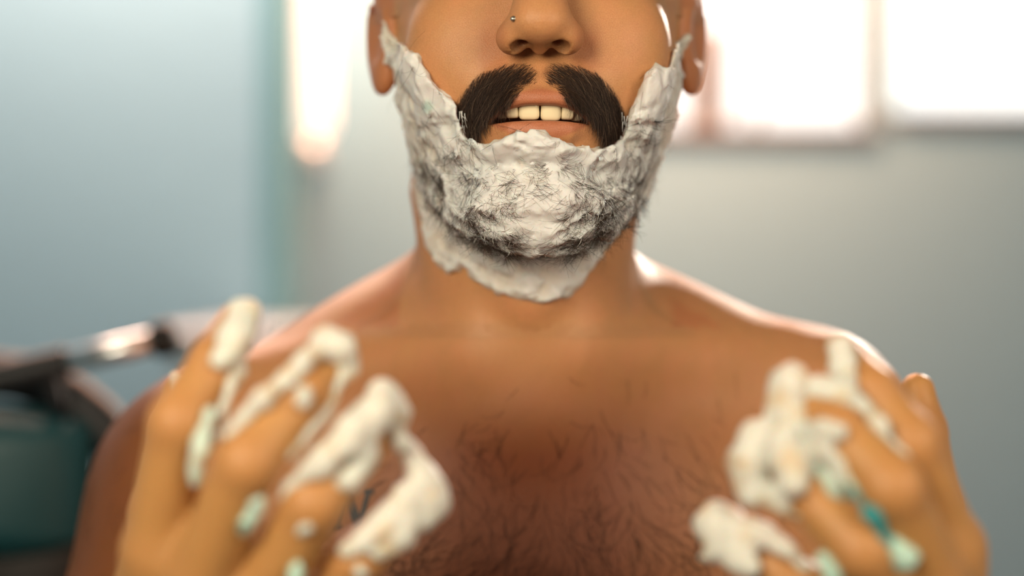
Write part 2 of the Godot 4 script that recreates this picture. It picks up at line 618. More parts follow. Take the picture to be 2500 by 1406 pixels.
# ------------------------------------------------------------------ hair
class Hairs:
	var v := PackedVector3Array()
	var n := PackedVector3Array()
	var c := PackedColorArray()
	var i := PackedInt32Array()
	func add(pts: PackedVector3Array, r0: float, r1: float, col: Color) -> void:
		var m := pts.size()
		var base := v.size()
		for k in m:
			var dir := (pts[mini(k + 1, m - 1)] - pts[maxi(k - 1, 0)]).normalized()
			var a := dir.cross(Vector3(0.3, 0.2, 0.93)).normalized()
			var b := a.cross(dir)
			var r := lerpf(r0, r1, float(k) / (m - 1))
			for q in 3:
				var d := a * cos(TAU * q / 3.0) + b * sin(TAU * q / 3.0)
				v.append(pts[k] + d * r)
				n.append(d)
				c.append(col)
		for k in m - 1:
			for q in 3:
				var q2 := (q + 1) % 3
				var p0 := base + k * 3 + q
				var p1 := base + k * 3 + q2
				i.append_array(PackedInt32Array([p0, p1 + 3, p0 + 3, p0, p1, p1 + 3]))
	func mesh() -> ArrayMesh:
		var a := []
		a.resize(Mesh.ARRAY_MAX)
		a[Mesh.ARRAY_VERTEX] = v
		a[Mesh.ARRAY_NORMAL] = n
		a[Mesh.ARRAY_COLOR] = c
		a[Mesh.ARRAY_INDEX] = i
		var m := ArrayMesh.new()
		m.add_surface_from_arrays(Mesh.PRIMITIVE_TRIANGLES, a)
		return m

var rng := RandomNumberGenerator.new()

func flat(dir: Vector3, n: Vector3) -> Vector3:
	return (dir - n * dir.dot(n)).normalized()

func strand(root: Vector3, n: Vector3, dir: Vector3, length: float, lift: float, curl: float, segs: int) -> PackedVector3Array:
	# leaves the skin along n, lies over in dir, curls sideways
	var pts := PackedVector3Array()
	var p := root - n * 0.0004
	pts.append(p)
	var side := n.cross(dir)
	for k in range(1, segs + 1):
		var t := float(k) / segs
		var d := dir.rotated(n, curl * (t - 0.3))
		d = (d + n * lift * (1.0 - 1.6 * t) + side * curl * 0.1).normalized()
		p += d * (length / segs)
		pts.append(p)
	return pts

# ------------------------------------------------------------------ the scene
var skin: StandardMaterial3D
var foam_m: StandardMaterial3D
var hair_m: StandardMaterial3D

func _ready() -> void:
	camera_and_light()
	materials()
	room()
	furniture()
	person()

func camera_and_light() -> void:
	var cam := Camera3D.new()
	cam.name = "camera"
	add_child(cam)
	cam.position = Vector3(0, EYE, 0)
	cam.near = 0.05
	cam.far = 60.0
	var phys := CameraAttributesPhysical.new()
	phys.frustum_focal_length = 65.64
	phys.frustum_focus_distance = 0.704
	phys.exposure_aperture = 65.64 / 28.0
	phys.frustum_near = 0.05
	phys.frustum_far = 60.0
	cam.attributes = phys
	cam.fov = rad_to_deg(2.0 * atan(703.0 / FOCAL))
	cam.current = true
	var env := Environment.new()
	env.background_mode = Environment.BG_SKY
	var sky := Sky.new()
	var sm := ProceduralSkyMaterial.new()
	sm.sky_top_color = Color(0.95, 0.97, 0.97)
	sm.sky_horizon_color = Color(0.985, 0.985, 0.95)
	sm.ground_bottom_color = Color(0.75, 0.72, 0.66)
	sm.ground_horizon_color = Color(0.95, 0.92, 0.86)
	sm.sky_energy_multiplier = 1.45
	sm.ground_energy_multiplier = 1.0
	sky.sky_material = sm
	env.sky = sky
	env.tonemap_mode = Environment.TONE_MAPPER_LINEAR
	env.tonemap_exposure = 0.94
	env.sdfgi_enabled = true
	env.ssao_enabled = true
	env.ssil_enabled = true
	var we := WorldEnvironment.new()
	we.name = "world_environment"
	we.environment = env
	add_child(we)
	# low sun behind him, through the window on the right
	var sun := DirectionalLight3D.new()
	sun.name = "sun"
	add_child(sun)
	sun.look_at_from_position(Vector3.ZERO, Vector3(-0.93, -0.70, 2.05), Vector3.UP)
	sun.light_color = Color(1.0, 0.93, 0.86)
	sun.light_energy = 0.8
	sun.light_angular_distance = 2.0
	sun.shadow_enabled = true
	sun.sky_mode = DirectionalLight3D.SKY_MODE_LIGHT_ONLY

func panel_light(called: String, label: String, where: Vector3, aim: Vector3, w: float, h: float, energy: float, color: Color, glow: float, arm := 0.0) -> void:
	# an added flat lamp out of view: housing, glowing face and a light of the same size just in front
	var t := thing(called, label, "lamp", where)
	t.look_at_from_position(where, aim, Vector3.UP if absf((aim - where).normalized().y) < 0.95 else Vector3.FORWARD)
	put("housing", box(Vector3(-w / 2 - 0.012, -h / 2 - 0.012, 0.004), Vector3(w / 2 + 0.012, h / 2 + 0.012, 0.03)), rough(Color(0.85, 0.85, 0.85), 0.4), t)
	var m := rough(Color(1, 1, 1), 0.5)
	m.emission_enabled = true
	m.emission = color
	m.emission_energy_multiplier = glow
	put("lamp_panel", box(Vector3(-w / 2, -h / 2, 0.0), Vector3(w / 2, h / 2, 0.006), 0.001), m, t)
	if arm > 0.0:
		put("arm", tube([Vector3(0, 0, 0.03), Vector3(0, -0.02, 0.03 + arm * 0.5), Vector3(0, 0, 0.03 + arm)], [0.012, 0.010, 0.012]), rough(Color(0.6, 0.6, 0.6), 0.3, 1.0), t)
	var l := AreaLight3D.new()
	l.name = "lamp_light"
	t.add_child(l)
	l.position = Vector3(0, 0, -0.004)
	l.area_size = Vector2(w, h)
	l.area_normalize_energy = true
	l.light_energy = energy
	l.light_color = color
	l.area_range = 8.0
	l.shadow_enabled = true

func materials() -> void:
	skin = StandardMaterial3D.new()
	skin.vertex_color_use_as_albedo = true
	skin.roughness = 0.46
	skin.metallic_specular = 0.42
	skin.albedo_texture = noise_tex(0.10, 512, 4, 21, Color(0.80, 0.71, 0.64), Color(1, 1, 1))
	skin.subsurf_scatter_enabled = true
	skin.subsurf_scatter_strength = 0.12
	relief(skin, noise_tex(0.09, 512, 3, 5), 0.014, 30.0)
	foam_m = StandardMaterial3D.new()
	foam_m.vertex_color_use_as_albedo = true
	foam_m.roughness = 0.5
	foam_m.metallic_specular = 0.35
	foam_m.subsurf_scatter_enabled = true
	foam_m.subsurf_scatter_strength = 0.25
	relief(foam_m, noise_tex(0.03, 512, 4, 9), 0.018, 30.0)
	hair_m = StandardMaterial3D.new()
	hair_m.vertex_color_use_as_albedo = true
	hair_m.roughness = 0.45
	hair_m.metallic_specular = 0.4

func room() -> void:
	var wm := rough(Color(0.51, 0.68, 0.765), 0.55)
	relief(wm, noise_tex(0.02, 512, 4, 2), 0.05, 1.5)
	var white := rough(Color(0.86, 0.87, 0.86), 0.6)
	var floor_m := rough(Color(0.22, 0.24, 0.25), 0.4)
	var teal := rough(Color(0.36, 0.56, 0.62), 0.4)
	var frame_m := rough(Color(0.36, 0.35, 0.34), 0.5)
	const BACK := -2.9
	struct("floor", box(Vector3(-1.65, -0.12, -3.1), Vector3(1.65, 0, 0.5)), floor_m)
	struct("ceiling", box(Vector3(-1.65, 2.5, -3.1), Vector3(1.65, 2.62, 0.5)), rough(Color(0.62, 0.64, 0.64), 0.7))
	struct("wall_left", box(Vector3(-1.65, 0, -3.1), Vector3(-1.5, 2.5, 0.5)), wm)
	struct("wall_right", box(Vector3(1.5, 0, -3.1), Vector3(1.65, 2.5, 0.5)), wm)
	struct("wall_front", box(Vector3(-1.5, 0, 0.35), Vector3(1.5, 2.5, 0.5)), rough(Color(0.34, 0.40, 0.42), 0.6))
	# back wall with the two window openings
	var st := start()
	var sill1 := EYE + 0.294
	var sill2 := EYE + 0.322
	var x0 := 0.215
	var x1 := 0.668
	var x2 := 0.704
	var x3 := 1.36
	var top := 2.38
	box_st(st, Vector3(-1.5, 0, BACK - 0.16), Vector3(x0, 2.5, BACK), 0.001)
	box_st(st, Vector3(x0, 0, BACK - 0.16), Vector3(x2 - 0.018, sill1, BACK), 0.001)
	box_st(st, Vector3(x2 - 0.018, 0, BACK - 0.16), Vector3(x3, sill2, BACK), 0.001)
	box_st(st, Vector3(x3, 0, BACK - 0.16), Vector3(1.5, 2.5, BACK), 0.001)
	box_st(st, Vector3(x0, top, BACK - 0.16), Vector3(x3, 2.5, BACK), 0.001)
	box_st(st, Vector3(x1, sill1, BACK - 0.16), Vector3(x2, top, BACK), 0.001)
	struct("wall_back", done(st), wm)
	var glass := StandardMaterial3D.new()
	glass.albedo_color = Color(1, 1, 1, 0.04)
	glass.transparency = BaseMaterial3D.TRANSPARENCY_ALPHA
	glass.roughness = 0.02
	for w in 2:
		var a := Vector3(x0 if w == 0 else x2, sill1 if w == 0 else sill2, 0)
		var b := Vector3(x1 if w == 0 else x3, top, 0)
		var root := Node3D.new()
		root.name = "window_%d" % (w + 1)
		add_child(root)
		root.set_meta("kind", "structure")
		var fr := start()
		var fw := 0.012
		box_st(fr, Vector3(a.x, a.y, BACK - 0.10), Vector3(a.x + fw, b.y, BACK - 0.05))
		box_st(fr, Vector3(b.x - fw, a.y, BACK - 0.10), Vector3(b.x, b.y, BACK - 0.05))
		box_st(fr, Vector3(a.x, a.y, BACK - 0.10), Vector3(b.x, a.y + fw, BACK - 0.05))
		box_st(fr, Vector3(a.x, b.y - fw, BACK - 0.10), Vector3(b.x, b.y, BACK - 0.05))
		put("window_frame", done(fr), frame_m, root)
		put("window_sill", box(Vector3(a.x - 0.005, a.y - 0.02, BACK - 0.05), Vector3(b.x + 0.005, a.y + 0.004, BACK + 0.012)), frame_m, root)
		var cuts := [a.x]
		if w == 0:
			put("mullion", box(Vector3(0.334, a.y, BACK - 0.095), Vector3(0.402, EYE + 0.495, BACK - 0.055), 0.012), frame_m, root)
			put("mullion", box(Vector3(0.452, a.y, BACK - 0.085), Vector3(0.466, b.y, BACK - 0.065)), frame_m, root)
			cuts.append_array([0.368, 0.459])
		cuts.append(b.x)
		for k in cuts.size() - 1:
			put("pane", box(Vector3(cuts[k] + 0.004, a.y + 0.004, BACK - 0.078), Vector3(cuts[k + 1] - 0.004, b.y - 0.004, BACK - 0.074), 0.0005), glass, root)
	# the partition on the left and its edge strip
	struct("wall_partition", box(Vector3(-1.5, 0, -2.42), Vector3(-0.352, 2.5, -2.30)), wm)
	struct("trim_1", box(Vector3(-0.366, 0, -2.43), Vector3(-0.326, 2.5, -2.286)), teal)
	struct("baseboard_back", box(Vector3(-0.32, 0, BACK), Vector3(1.5, 0.09, BACK + 0.014)), white)
	struct("baseboard_left", box(Vector3(-1.5, 0, -2.30), Vector3(-0.37, 0.09, -2.286)), white)
	struct("baseboard_right", box(Vector3(1.486, 0, BACK + 0.014), Vector3(1.5, 0.09, 0.35)), white)

func furniture() -> void:
	# unseen lamps added for the light: key and fill by the camera, two overhead
	panel_light("unseen_front_lamp", "small warm unseen lamp on an arm, added as key light for his face", Vector3(-0.31, 1.68, 0.0), Vector3(0.0, 1.46, -0.75), 0.30, 0.30, 0.65, Color(1.0, 0.93, 0.82), 1.4, 0.31)
	panel_light("unseen_front_lamp", "wide dim unseen lamp on an arm, added to fill the right of his face", Vector3(0.58, 1.70, 0.0), Vector3(0.05, 1.45, -0.75), 0.42, 0.42, 0.48, Color(1.0, 0.92, 0.82), 0.5, 0.30)
	panel_light("added_ceiling_lamp", "unseen white ceiling lamp over the pale partition, added to brighten its top", Vector3(-0.52, 2.46, -2.0), Vector3(-0.52, 0.0, -2.01), 0.9, 0.3, 4.2, Color(1.0, 0.80, 0.70), 1.2)
	panel_light("added_ceiling_lamp", "unseen white ceiling lamp behind the man, added to warm and brighten the back wall", Vector3(0.24, 2.46, -2.62), Vector3(0.24, 0.0, -2.63), 0.7, 0.28, 6.4, Color(1.0, 0.69, 0.52), 1.2)
	# wall lamp: long frosted tube beside the partition
	var s := thing("wall_lamp", "glowing frosted tube lamp on the back wall beside the partition edge", "lamp", Vector3(-0.356, EYE + 0.265, -2.78))
	var gm := rough(Color(1, 1, 1), 0.4)
	gm.emission_enabled = true
	gm.emission = Color(1.0, 0.96, 0.88)
	gm.emission_energy_multiplier = 1.0
	put("lamp_shade", lathe([Vector2(0.0, 0.0), Vector2(0.02, 0.003), Vector2(0.032, 0.014), Vector2(0.036, 0.03), Vector2(0.036, 0.46), Vector2(0.03, 0.478), Vector2(0.0, 0.485)]), gm, s)
	put("lamp_base", lathe([Vector2(0.0, -0.05), Vector2(0.02, -0.05), Vector2(0.024, -0.044), Vector2(0.024, -0.002), Vector2(0.0, -0.001)]), rough(Color(0.75, 0.78, 0.8), 0.3, 0.6), s)
	put("bracket", box(Vector3(-0.012, -0.042, -0.12), Vector3(0.012, -0.016, -0.01)), rough(Color(0.75, 0.78, 0.8), 0.3, 0.6), s)
	var ol := OmniLight3D.new()
	ol.name = "lamp_light"
	s.add_child(ol)
	ol.position = Vector3(0, 0.24, 0)
	ol.light_energy = 0.018
	ol.light_color = Color(1.0, 0.95, 0.86)
	ol.light_size = 0.03
	ol.omni_range = 8.0
	ol.omni_attenuation = 2.0
	ol.shadow_enabled = true
	# white washstand against the partition
	var v := thing("cabinet", "narrow pale grey cabinet with a flat top standing in front of the partition edge", "cabinet", Vector3(-0.365, 0, -2.05))
	var vm := rough(Color(0.66, 0.71, 0.74), 0.4)
	put("body", box(Vector3(-0.040, 0.08, -0.2), Vector3(0.095, 1.375, 0.16)), vm, v)
	put("worktop", box(Vector3(-0.050, 1.376, -0.21), Vector3(0.105, 1.402, 0.185), 0.006), rough(Color(0.68, 0.73, 0.76), 0.25), v)
	put("plinth", box(Vector3(-0.03, 0.0, -0.19), Vector3(0.085, 0.08, 0.14)), vm, v)
	var d := put("door", box(Vector3(-0.036, 0.1, 0.16), Vector3(0.09, 1.36, 0.18)), vm, v)
	put("handle", tube([Vector3(0.065, 0.95, 0.2), Vector3(0.065, 1.07, 0.2)], [0.006, 0.006]), rough(Color(0.7, 0.7, 0.7), 0.3, 1.0), d)
	chair()

func chair() -> void:
	var c := thing("salon_chair", "dark teal padded chair with a shiny steel push bar behind his right shoulder", "chair", Vector3(-0.50, 0, -1.13))
	var vinyl := rough(Color(0.09, 0.30, 0.33), 0.5)
	var dark := rough(Color(0.10, 0.13, 0.15), 0.55)
	var steel := rough(Color(0.8, 0.84, 0.86), 0.3, 1.0)
	var polished := rough(Color(0.95, 0.98, 0.99), 0.34, 1.0)
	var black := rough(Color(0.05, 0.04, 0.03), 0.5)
	# backrest: a cushion with round corners, bulging in the middle
	var hw := 0.235
	var hh := 0.30
	var cr := 0.11
	var outline := []
	for q in 4:
		for k in 9:
			var t := PI / 2 * (q + k / 8.0)
			var cx := (hw - cr) * (1 if q == 0 or q == 3 else -1)
			var cy := (hh - cr) * (1 if q < 2 else -1)
			outline.append(Vector2(cx + cr * cos(t), cy + cr * sin(t)))
	var cushion := func(grow: float, thick: float) -> ArrayMesh:
		var st := start()
		st.set_smooth_group(0)
		var rings := []
		for r in [[0.0, 1.0], [0.4, 0.97], [0.7, 0.88], [0.88, 0.66], [0.97, 0.35], [1.0, 0.0], [0.97, -0.35], [0.88, -0.66], [0.7, -0.88], [0.4, -0.97], [0.0, -1.0]]:
			var ring := []
			for o in outline: ring.append(Vector3(o.x * r[0] * grow, o.y * r[0] * grow, r[1] * thick))
			rings.append(ring)
		for i in rings.size() - 1:
			for k in outline.size():
				var k2 := (k + 1) % outline.size()
				for p in [rings[i][k], rings[i + 1][k2], rings[i + 1][k], rings[i][k], rings[i][k2], rings[i + 1][k2]]: st.add_vertex(p)
		return done(st)
	var back := put("shaded_backrest", cushion.call(0.93, 0.040), black, c, Vector3(0, EYE - 0.062 - hh, 0))  # black stands for the shade over the lower back, put in the colour
	var pad := put("backrest_lit_top", cushion.call(0.82, 0.052), vinyl, c, Vector3(0, EYE - 0.062 - 0.075, 0.012))  # teal strip for the lit top of the same cushion, no separate part
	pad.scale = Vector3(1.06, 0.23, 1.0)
	var pts := []
	for o in outline: pts.append(Vector3(o.x, o.y, 0))
	pts.append(pts[0])
	var rad := []
	for p in pts: rad.append(0.017)
	put("back_frame", tube(pts, rad, 14), dark, back)
	# push bar with dark end caps, on two stays
	var p0 := at(168, 881, 1.075) - c.position
	var p1 := at(372, 834, 1.075) - c.position
	var dir := (p1 - p0).normalized()
	var bar := put("push_bar", tube([p0, p0.lerp(p1, 0.5), p1], [0.0085, 0.0085, 0.0085], 16), polished, c)
	put("end_cap", tube([p1, p1 + dir * 0.002, p1 + dir * 0.014, p1 + dir * 0.017], [0.010, 0.0125, 0.0125, 0.009], 16), black, bar)
	var p2 := p0 - dir * 0.16
	put("grip", tube([p0, p0 - dir * 0.002, p2 + dir * 0.003, p2], [0.009, 0.0105, 0.0105, 0.008], 16), dark, bar)
	for k in [0.15, 0.66]:
		var q := p2.lerp(p1, k)
		put("stay", tube([q, Vector3(q.x, q.y - 0.06, 0.0)], [0.006, 0.007]), dark, c)
	# seat, arms, foot
	put("seat", box(Vector3(-0.23, 0.70, -0.50), Vector3(0.23, 0.79, -0.04), 0.03), vinyl, c)
	for sx in [-1, 1]:
		put("armrest", box(Vector3(sx * 0.27 - 0.03, 0.93, -0.42), Vector3(sx * 0.27 + 0.03, 0.97, -0.03), 0.015), black, c)
		put("arm_post", tube([Vector3(sx * 0.255, 0.74, -0.2), Vector3(sx * 0.27, 0.935, -0.2)], [0.012, 0.012]), steel, c)
	put("column", tube([Vector3(0, 0.03, -0.27), Vector3(0, 0.71, -0.27)], [0.035, 0.035], 18), steel, c)
	put("base", lathe([Vector2(0, 0), Vector2(0.27, 0), Vector2(0.275, 0.008), Vector2(0.26, 0.02), Vector2(0.06, 0.04), Vector2(0, 0.042)], 36), steel, c, Vector3(0, 0, -0.27))
	put("spine", box(Vector3(-0.03, 0.70, -0.05), Vector3(0.03, 0.84, 0.0)), dark, c)

# ------------------------------------------------------------------ the man
var tone := FastNoiseLite.new()

func skin_color(p: Vector3) -> Color:
	var q := Vector3(p.x - HX, p.y - HY, p.z - HZ) * 1000.0
	var ax := absf(q.x)
	var c := Vector3(0.62, 0.330, 0.155)
	var t := tone.get_noise_3d(p.x * 1000.0, p.y * 1000.0, p.z * 1000.0)
	var t2 := tone.get_noise_3d(p.x * 5200.0, p.y * 5200.0, p.z * 5200.0)
	c *= 1.0 + 0.07 * t + 0.06 * t2
	c.y *= 1.0 - 0.06 * t
	if p.y > 1.43 and p.z < -0.62 and q.z > -130.0:
		# lips
		if q.z > -20.0 and ax < 25.0 and q.y > -12.0 and q.y < 17.0:
			var k := ax / 24.0
			var hi := 14.6 - 13.5 * k * k
			var lo2 := -10.0 + 8.5 * k * k
			var lip := smoothstep(0.0, 2.0, minf(hi - q.y, q.y - lo2)) * (1.0 - smoothstep(0.85, 1.0, k))
			c = c.lerp(Vector3(0.47, 0.185, 0.105), lip * 0.85)
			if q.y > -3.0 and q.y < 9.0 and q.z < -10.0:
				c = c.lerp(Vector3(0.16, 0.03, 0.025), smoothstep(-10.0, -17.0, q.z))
		# the redder wings of the nose, cheeks and ears
		c = c.lerp(Vector3(0.52, 0.20, 0.09), 0.5 * smoothstep(9.0, 3.0, absf(ax - 21.0)) * smoothstep(16.0, 4.0, absf(q.y - 32.0)))
		if ax > 70.0: c = c.lerp(Vector3(0.54, 0.21, 0.10), 0.6)
		# dark growth of the moustache on the lip
		c = c.lerp(Vector3(0.035, 0.022, 0.016), moustache(q.x, q.y, 5.0) * 0.35)
		# nostrils inside
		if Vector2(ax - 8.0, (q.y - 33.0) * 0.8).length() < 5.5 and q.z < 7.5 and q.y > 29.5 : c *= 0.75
	elif p.z > -0.74:
		# hands: paler backs, redder knuckles
		c = Vector3(0.57, 0.325, 0.118) * (1.0 + 0.06 * t + 0.03 * t2)
		for b in finger_bones:
			var d := p.distance_to(b[0])
			if d < 0.018: c = c.lerp(Vector3(0.56, 0.26, 0.125), 0.28 * smoothstep(0.018, 0.008, d))
	else:
		# chest: tanned and ruddy, with the shade farther from the lamp darkened in too
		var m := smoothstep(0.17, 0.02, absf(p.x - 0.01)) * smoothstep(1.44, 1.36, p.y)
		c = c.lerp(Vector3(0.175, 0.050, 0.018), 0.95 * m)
		c = c.lerp(Vector3(0.22, 0.074, 0.022), 0.9 * smoothstep(-0.13, -0.20, p.x))  # same tan and shade, put in the colour of the shoulder and arm
	return Color(c.x, c.y, c.z)

var mt_x := PackedFloat32Array([0, 4, 10, 19, 27, 31, 36, 39, 42])
var mt_y := PackedFloat32Array([23.5, 27.4, 28.0, 26.6, 23.2, 19.5, 14.0, 8.0, -2])
var mb_x := PackedFloat32Array([0, 3, 7.5, 11, 18, 23, 27, 33, 42])
var mb_y := PackedFloat32Array([16.5, 16.0, 11.8, 8.0, 4.6, 2.6, -1.5, -7.0, -10])

func moustache(x: float, y: float, soft: float) -> float:
	var ax := absf(x)
	if ax > 41.0: return 0.0
	var e := minf(along(mt_x, mt_y, ax) - y, y - along(mb_x, mb_y, ax))
	e = minf(e, 40.0 - ax)
	return smoothstep(-soft * 0.2, soft, e) * smoothstep(0.0, 1.5, ax + 0.3)

func person() -> void:
	var t0 := Time.get_ticks_msec()
	for n in [[lump, 0.055, 11, 2], [smear, 0.07, 12, 2], [fine, 0.30, 13, 2], [tone, 0.05, 14, 3]]:
		n[0].noise_type = FastNoiseLite.TYPE_SIMPLEX_SMOOTH
		n[0].frequency = n[1]
		n[0].seed = n[2]
		n[0].fractal_octaves = n[3]
	rng.seed = 77
	head_tables()
	hand_joints()
	var man := thing("person", "shirtless man with a dark moustache and lathered beard raising both foamy hands", "person", Vector3(0, 0, -0.87))
	var shift := -man.position
	# the face and neck on a fine grid, hands on their own, the rest coarse
	var flo := Vector3(-94, -100, -118)
	var fhi := Vector3(94, 64, 26)
	var face := Field.new(flo, fhi, 1.25, head_mm, 9.0)
	var fs := face.surface(face.vals)
	print("face ", Time.get_ticks_msec() - t0, " ", fs.v.size())
	var origin := Vector3(HX, HY, HZ)
	var boxes := [[origin + flo * 0.001, origin + (flo + Vector3(face.nx, face.ny, face.nz) * 1.25) * 0.001]]
	var body := Shape.new()
	for k in fs.v.size(): fs.v[k] = origin + fs.v[k] * 0.001
	for s in 2:
		var hf := Field.new(hand_lo[s], hand_hi[s], 0.0024, body_sd)
		boxes.append([hand_lo[s], hand_lo[s] + Vector3(hf.nx, hf.ny, hf.nz) * 0.0024])
		body.join(hf.surface(hf.vals))
	print("hands ", Time.get_ticks_msec() - t0, " ", body.v.size())
	var bf := Field.new(Vector3(-0.36, 0.92, -1.02), Vector3(0.34, 1.72, -0.50), 0.006, body_sd)
	var coarse := bf.surface(bf.vals)
	# leave out what the finer grids cover
	var keep := PackedInt32Array()
	for k in range(0, coarse.i.size(), 3):
		var hidden := false
		for b in boxes:
			var all := true
			for e in 3:
				var p := coarse.v[coarse.i[k + e]]
				var lo: Vector3 = b[0] + Vector3.ONE * 0.003
				var hi: Vector3 = b[1] - Vector3.ONE * 0.004
				if p.x < lo.x or p.y < lo.y or p.z < lo.z or p.x > hi.x or p.y > hi.y or p.z > hi.z:
					all = false
					break
			if all:
				hidden = true
				break
		if not hidden: keep.append_array(coarse.i.slice(k, k + 3))
	coarse.i = keep
	print("body ", Time.get_ticks_msec() - t0, " ", coarse.v.size())
	body.join(fs)
	body.join(coarse)
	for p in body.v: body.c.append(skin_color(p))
	var bm := put("body", moved(body, shift), skin, man)
	print("coloured ", Time.get_ticks_msec() - t0)

	# lather on beard and neck
	var w := face.vals.duplicate()
	var sy := face.nx
	var sz := face.nx * face.ny
	for bk in face.bz:
		var on: PackedByteArray = face.lit[bk]
		for bj in face.by:
			for bi in face.bx:
				if on[bj * face.bx + bi] == 0: continue
				for z in 4:
					for y in 4:
						for x in 4:
							var q := (bk * 4 + z) * sz + (bj * 4 + y) * sy + bi * 4 + x
							if absf(w[q]) > 14.0: continue
							w[q] -= lather(flo.x + (bi * 4 + x) * 1.25, flo.y + (bj * 4 + y) * 1.25, flo.z + (bk * 4 + z) * 1.25)
	var foam := face.surface(w)
	# drop the part that lies under the skin
	keep = PackedInt32Array()
	var fkeep := PackedByteArray()
	fkeep.resize(foam.v.size())
	for k in foam.v.size():
		var q := foam.v[k]
		var t := lather(q.x, q.y, q.z)
		fkeep[k] = 1 if t > -1.4 else 0
		var thin := smoothstep(4.5, 1.0, t)
		var white := Color(0.665, 0.67, 0.655).lerp(Color(0.58, 0.47, 0.35), thin * 0.5)
		var teal_spot := smoothstep(4.0, 1.0, Vector2(q.x + 51.0, q.y - 8.0).length())
		white = white.lerp(Color(0.25, 0.45, 0.40), teal_spot * 0.6)
		foam.c.append(white)
		foam.v[k] = origin + q * 0.001
	for k in range(0, foam.i.size(), 3):
		if fkeep[foam.i[k]] and fkeep[foam.i[k + 1]] and fkeep[foam.i[k + 2]]: keep.append_array(foam.i.slice(k, k + 3))
	foam.i = keep
	var fo := put("shaving_foam", foam.mesh(), foam_m)
	tag(fo, "white shaving foam smeared over the beard, jaw and neck of the man", "foam", "", "stuff")
	print("foam ", Time.get_ticks_msec() - t0, " ", foam.v.size())

	teeth(man, shift)
	hair(man, shift, fs, foam, fkeep, coarse)
	print("hair ", Time.get_ticks_msec() - t0)
	nose_stud()
	hand_foam(0)
	hand_foam(1)
	print("hand foam ", Time.get_ticks_msec() - t0)
	head_hair(man, shift)
	tattoo(man, shift)
	trousers(man, shift)
	print("all ", Time.get_ticks_msec() - t0)

func moved(s: Shape, by: Vector3) -> ArrayMesh:
	var o := Shape.new()
	o.v = s.v.duplicate()
	for k in o.v.size(): o.v[k] += by
	o.n = s.n
	o.c = s.c
	o.i = s.i
	return o.mesh()

func teeth(man: Node3D, shift: Vector3) -> void:
	var m := StandardMaterial3D.new()
	m.vertex_color_use_as_albedo = true
	m.roughness = 0.16
	m.clearcoat_enabled = true
	m.clearcoat = 0.4
	m.clearcoat_roughness = 0.05
	# [centre x, width, lower edge y, upper edge y, z, turn, dimmed]
	var set := [[-4.75, 9.8, 0.4, 10.5, -7.2, 0.06, 0.0], [5.05, 9.7, 0.0, 10.5, -7.2, -0.06, 0.0], [-12.4, 6.3, 1.3, 9.5, -8.6, 0.30, 0.25], [12.6, 6.2, 0.6, 9.5, -8.7, -0.30, 0.25], [-17.2, 5.0, 1.6, 9.0, -13.2, 0.65, 0.9], [17.2, 4.6, 0.4, 9.0, -13.4, -0.65, 0.9]]
	for t in set:
		var s := Shape.new()
		const NU := 20
		const NV := 24
		var hx: float = t[1] / 2.0
		var hy: float = (t[3] - t[2]) / 2.0
		for v in NV + 1:
			for u in NU:
				var ph := PI * (v / float(NV) - 0.5)
				var th := TAU * u / NU
				var f := func(a: float, e: float) -> float: return signf(a) * pow(absf(a), e)
				var cx: float = f.call(cos(ph), 0.45) * f.call(cos(th), 0.45)
				var cy: float = f.call(sin(ph), 0.45)
				var cz: float = f.call(cos(ph), 0.6) * f.call(sin(th), 0.7)
				var taper := 1.0 - 0.12 * (cy * 0.5 + 0.5)
				var p := Vector3(cx * hx * taper, cy * hy, cz * 2.4)
				p.z -= p.x * p.x * 0.02 - cy * 0.4 + maxf(-cy, 0.0) * 0.8
				p = p.rotated(Vector3.UP, -t[5])
				p += Vector3(t[0], (t[2] + t[3]) / 2.0, t[4])
				s.v.append((Vector3(HX, HY, HZ) + p * 0.001) + shift)
				var dimmed: float = t[6]  # side teeth darkened in colour for the shade of the mouth corners
				s.c.append(Color(0.80, 0.70, 0.46).lerp(Color(0.62, 0.55, 0.40), dimmed).lerp(Color(0.74, 0.58, 0.30), 0.35 * smoothstep(-0.1, 0.9, cy)))
		for v in NV:
			for u in NU:
				var a := v * NU + u
				var b := v * NU + (u + 1) % NU
				s.i.append_array(PackedInt32Array([a, a + NU, b + NU, a, b + NU, b]))
		s.n.resize(s.v.size())
		for k in range(0, s.i.size(), 3):
			var fn := (s.v[s.i[k + 2]] - s.v[s.i[k]]).cross(s.v[s.i[k + 1]] - s.v[s.i[k]])
			for e in 3: s.n[s.i[k + e]] += fn
		for k in s.n.size(): s.n[k] = s.n[k].normalized()
		put("tooth", s.mesh(), m, man)

func bump_at(x: float, y: float, cx: float, cy: float, r: float) -> float:
	var d := ((x - cx) * (x - cx) + (y - cy) * (y - cy)) / (r * r)
	return exp(-d)

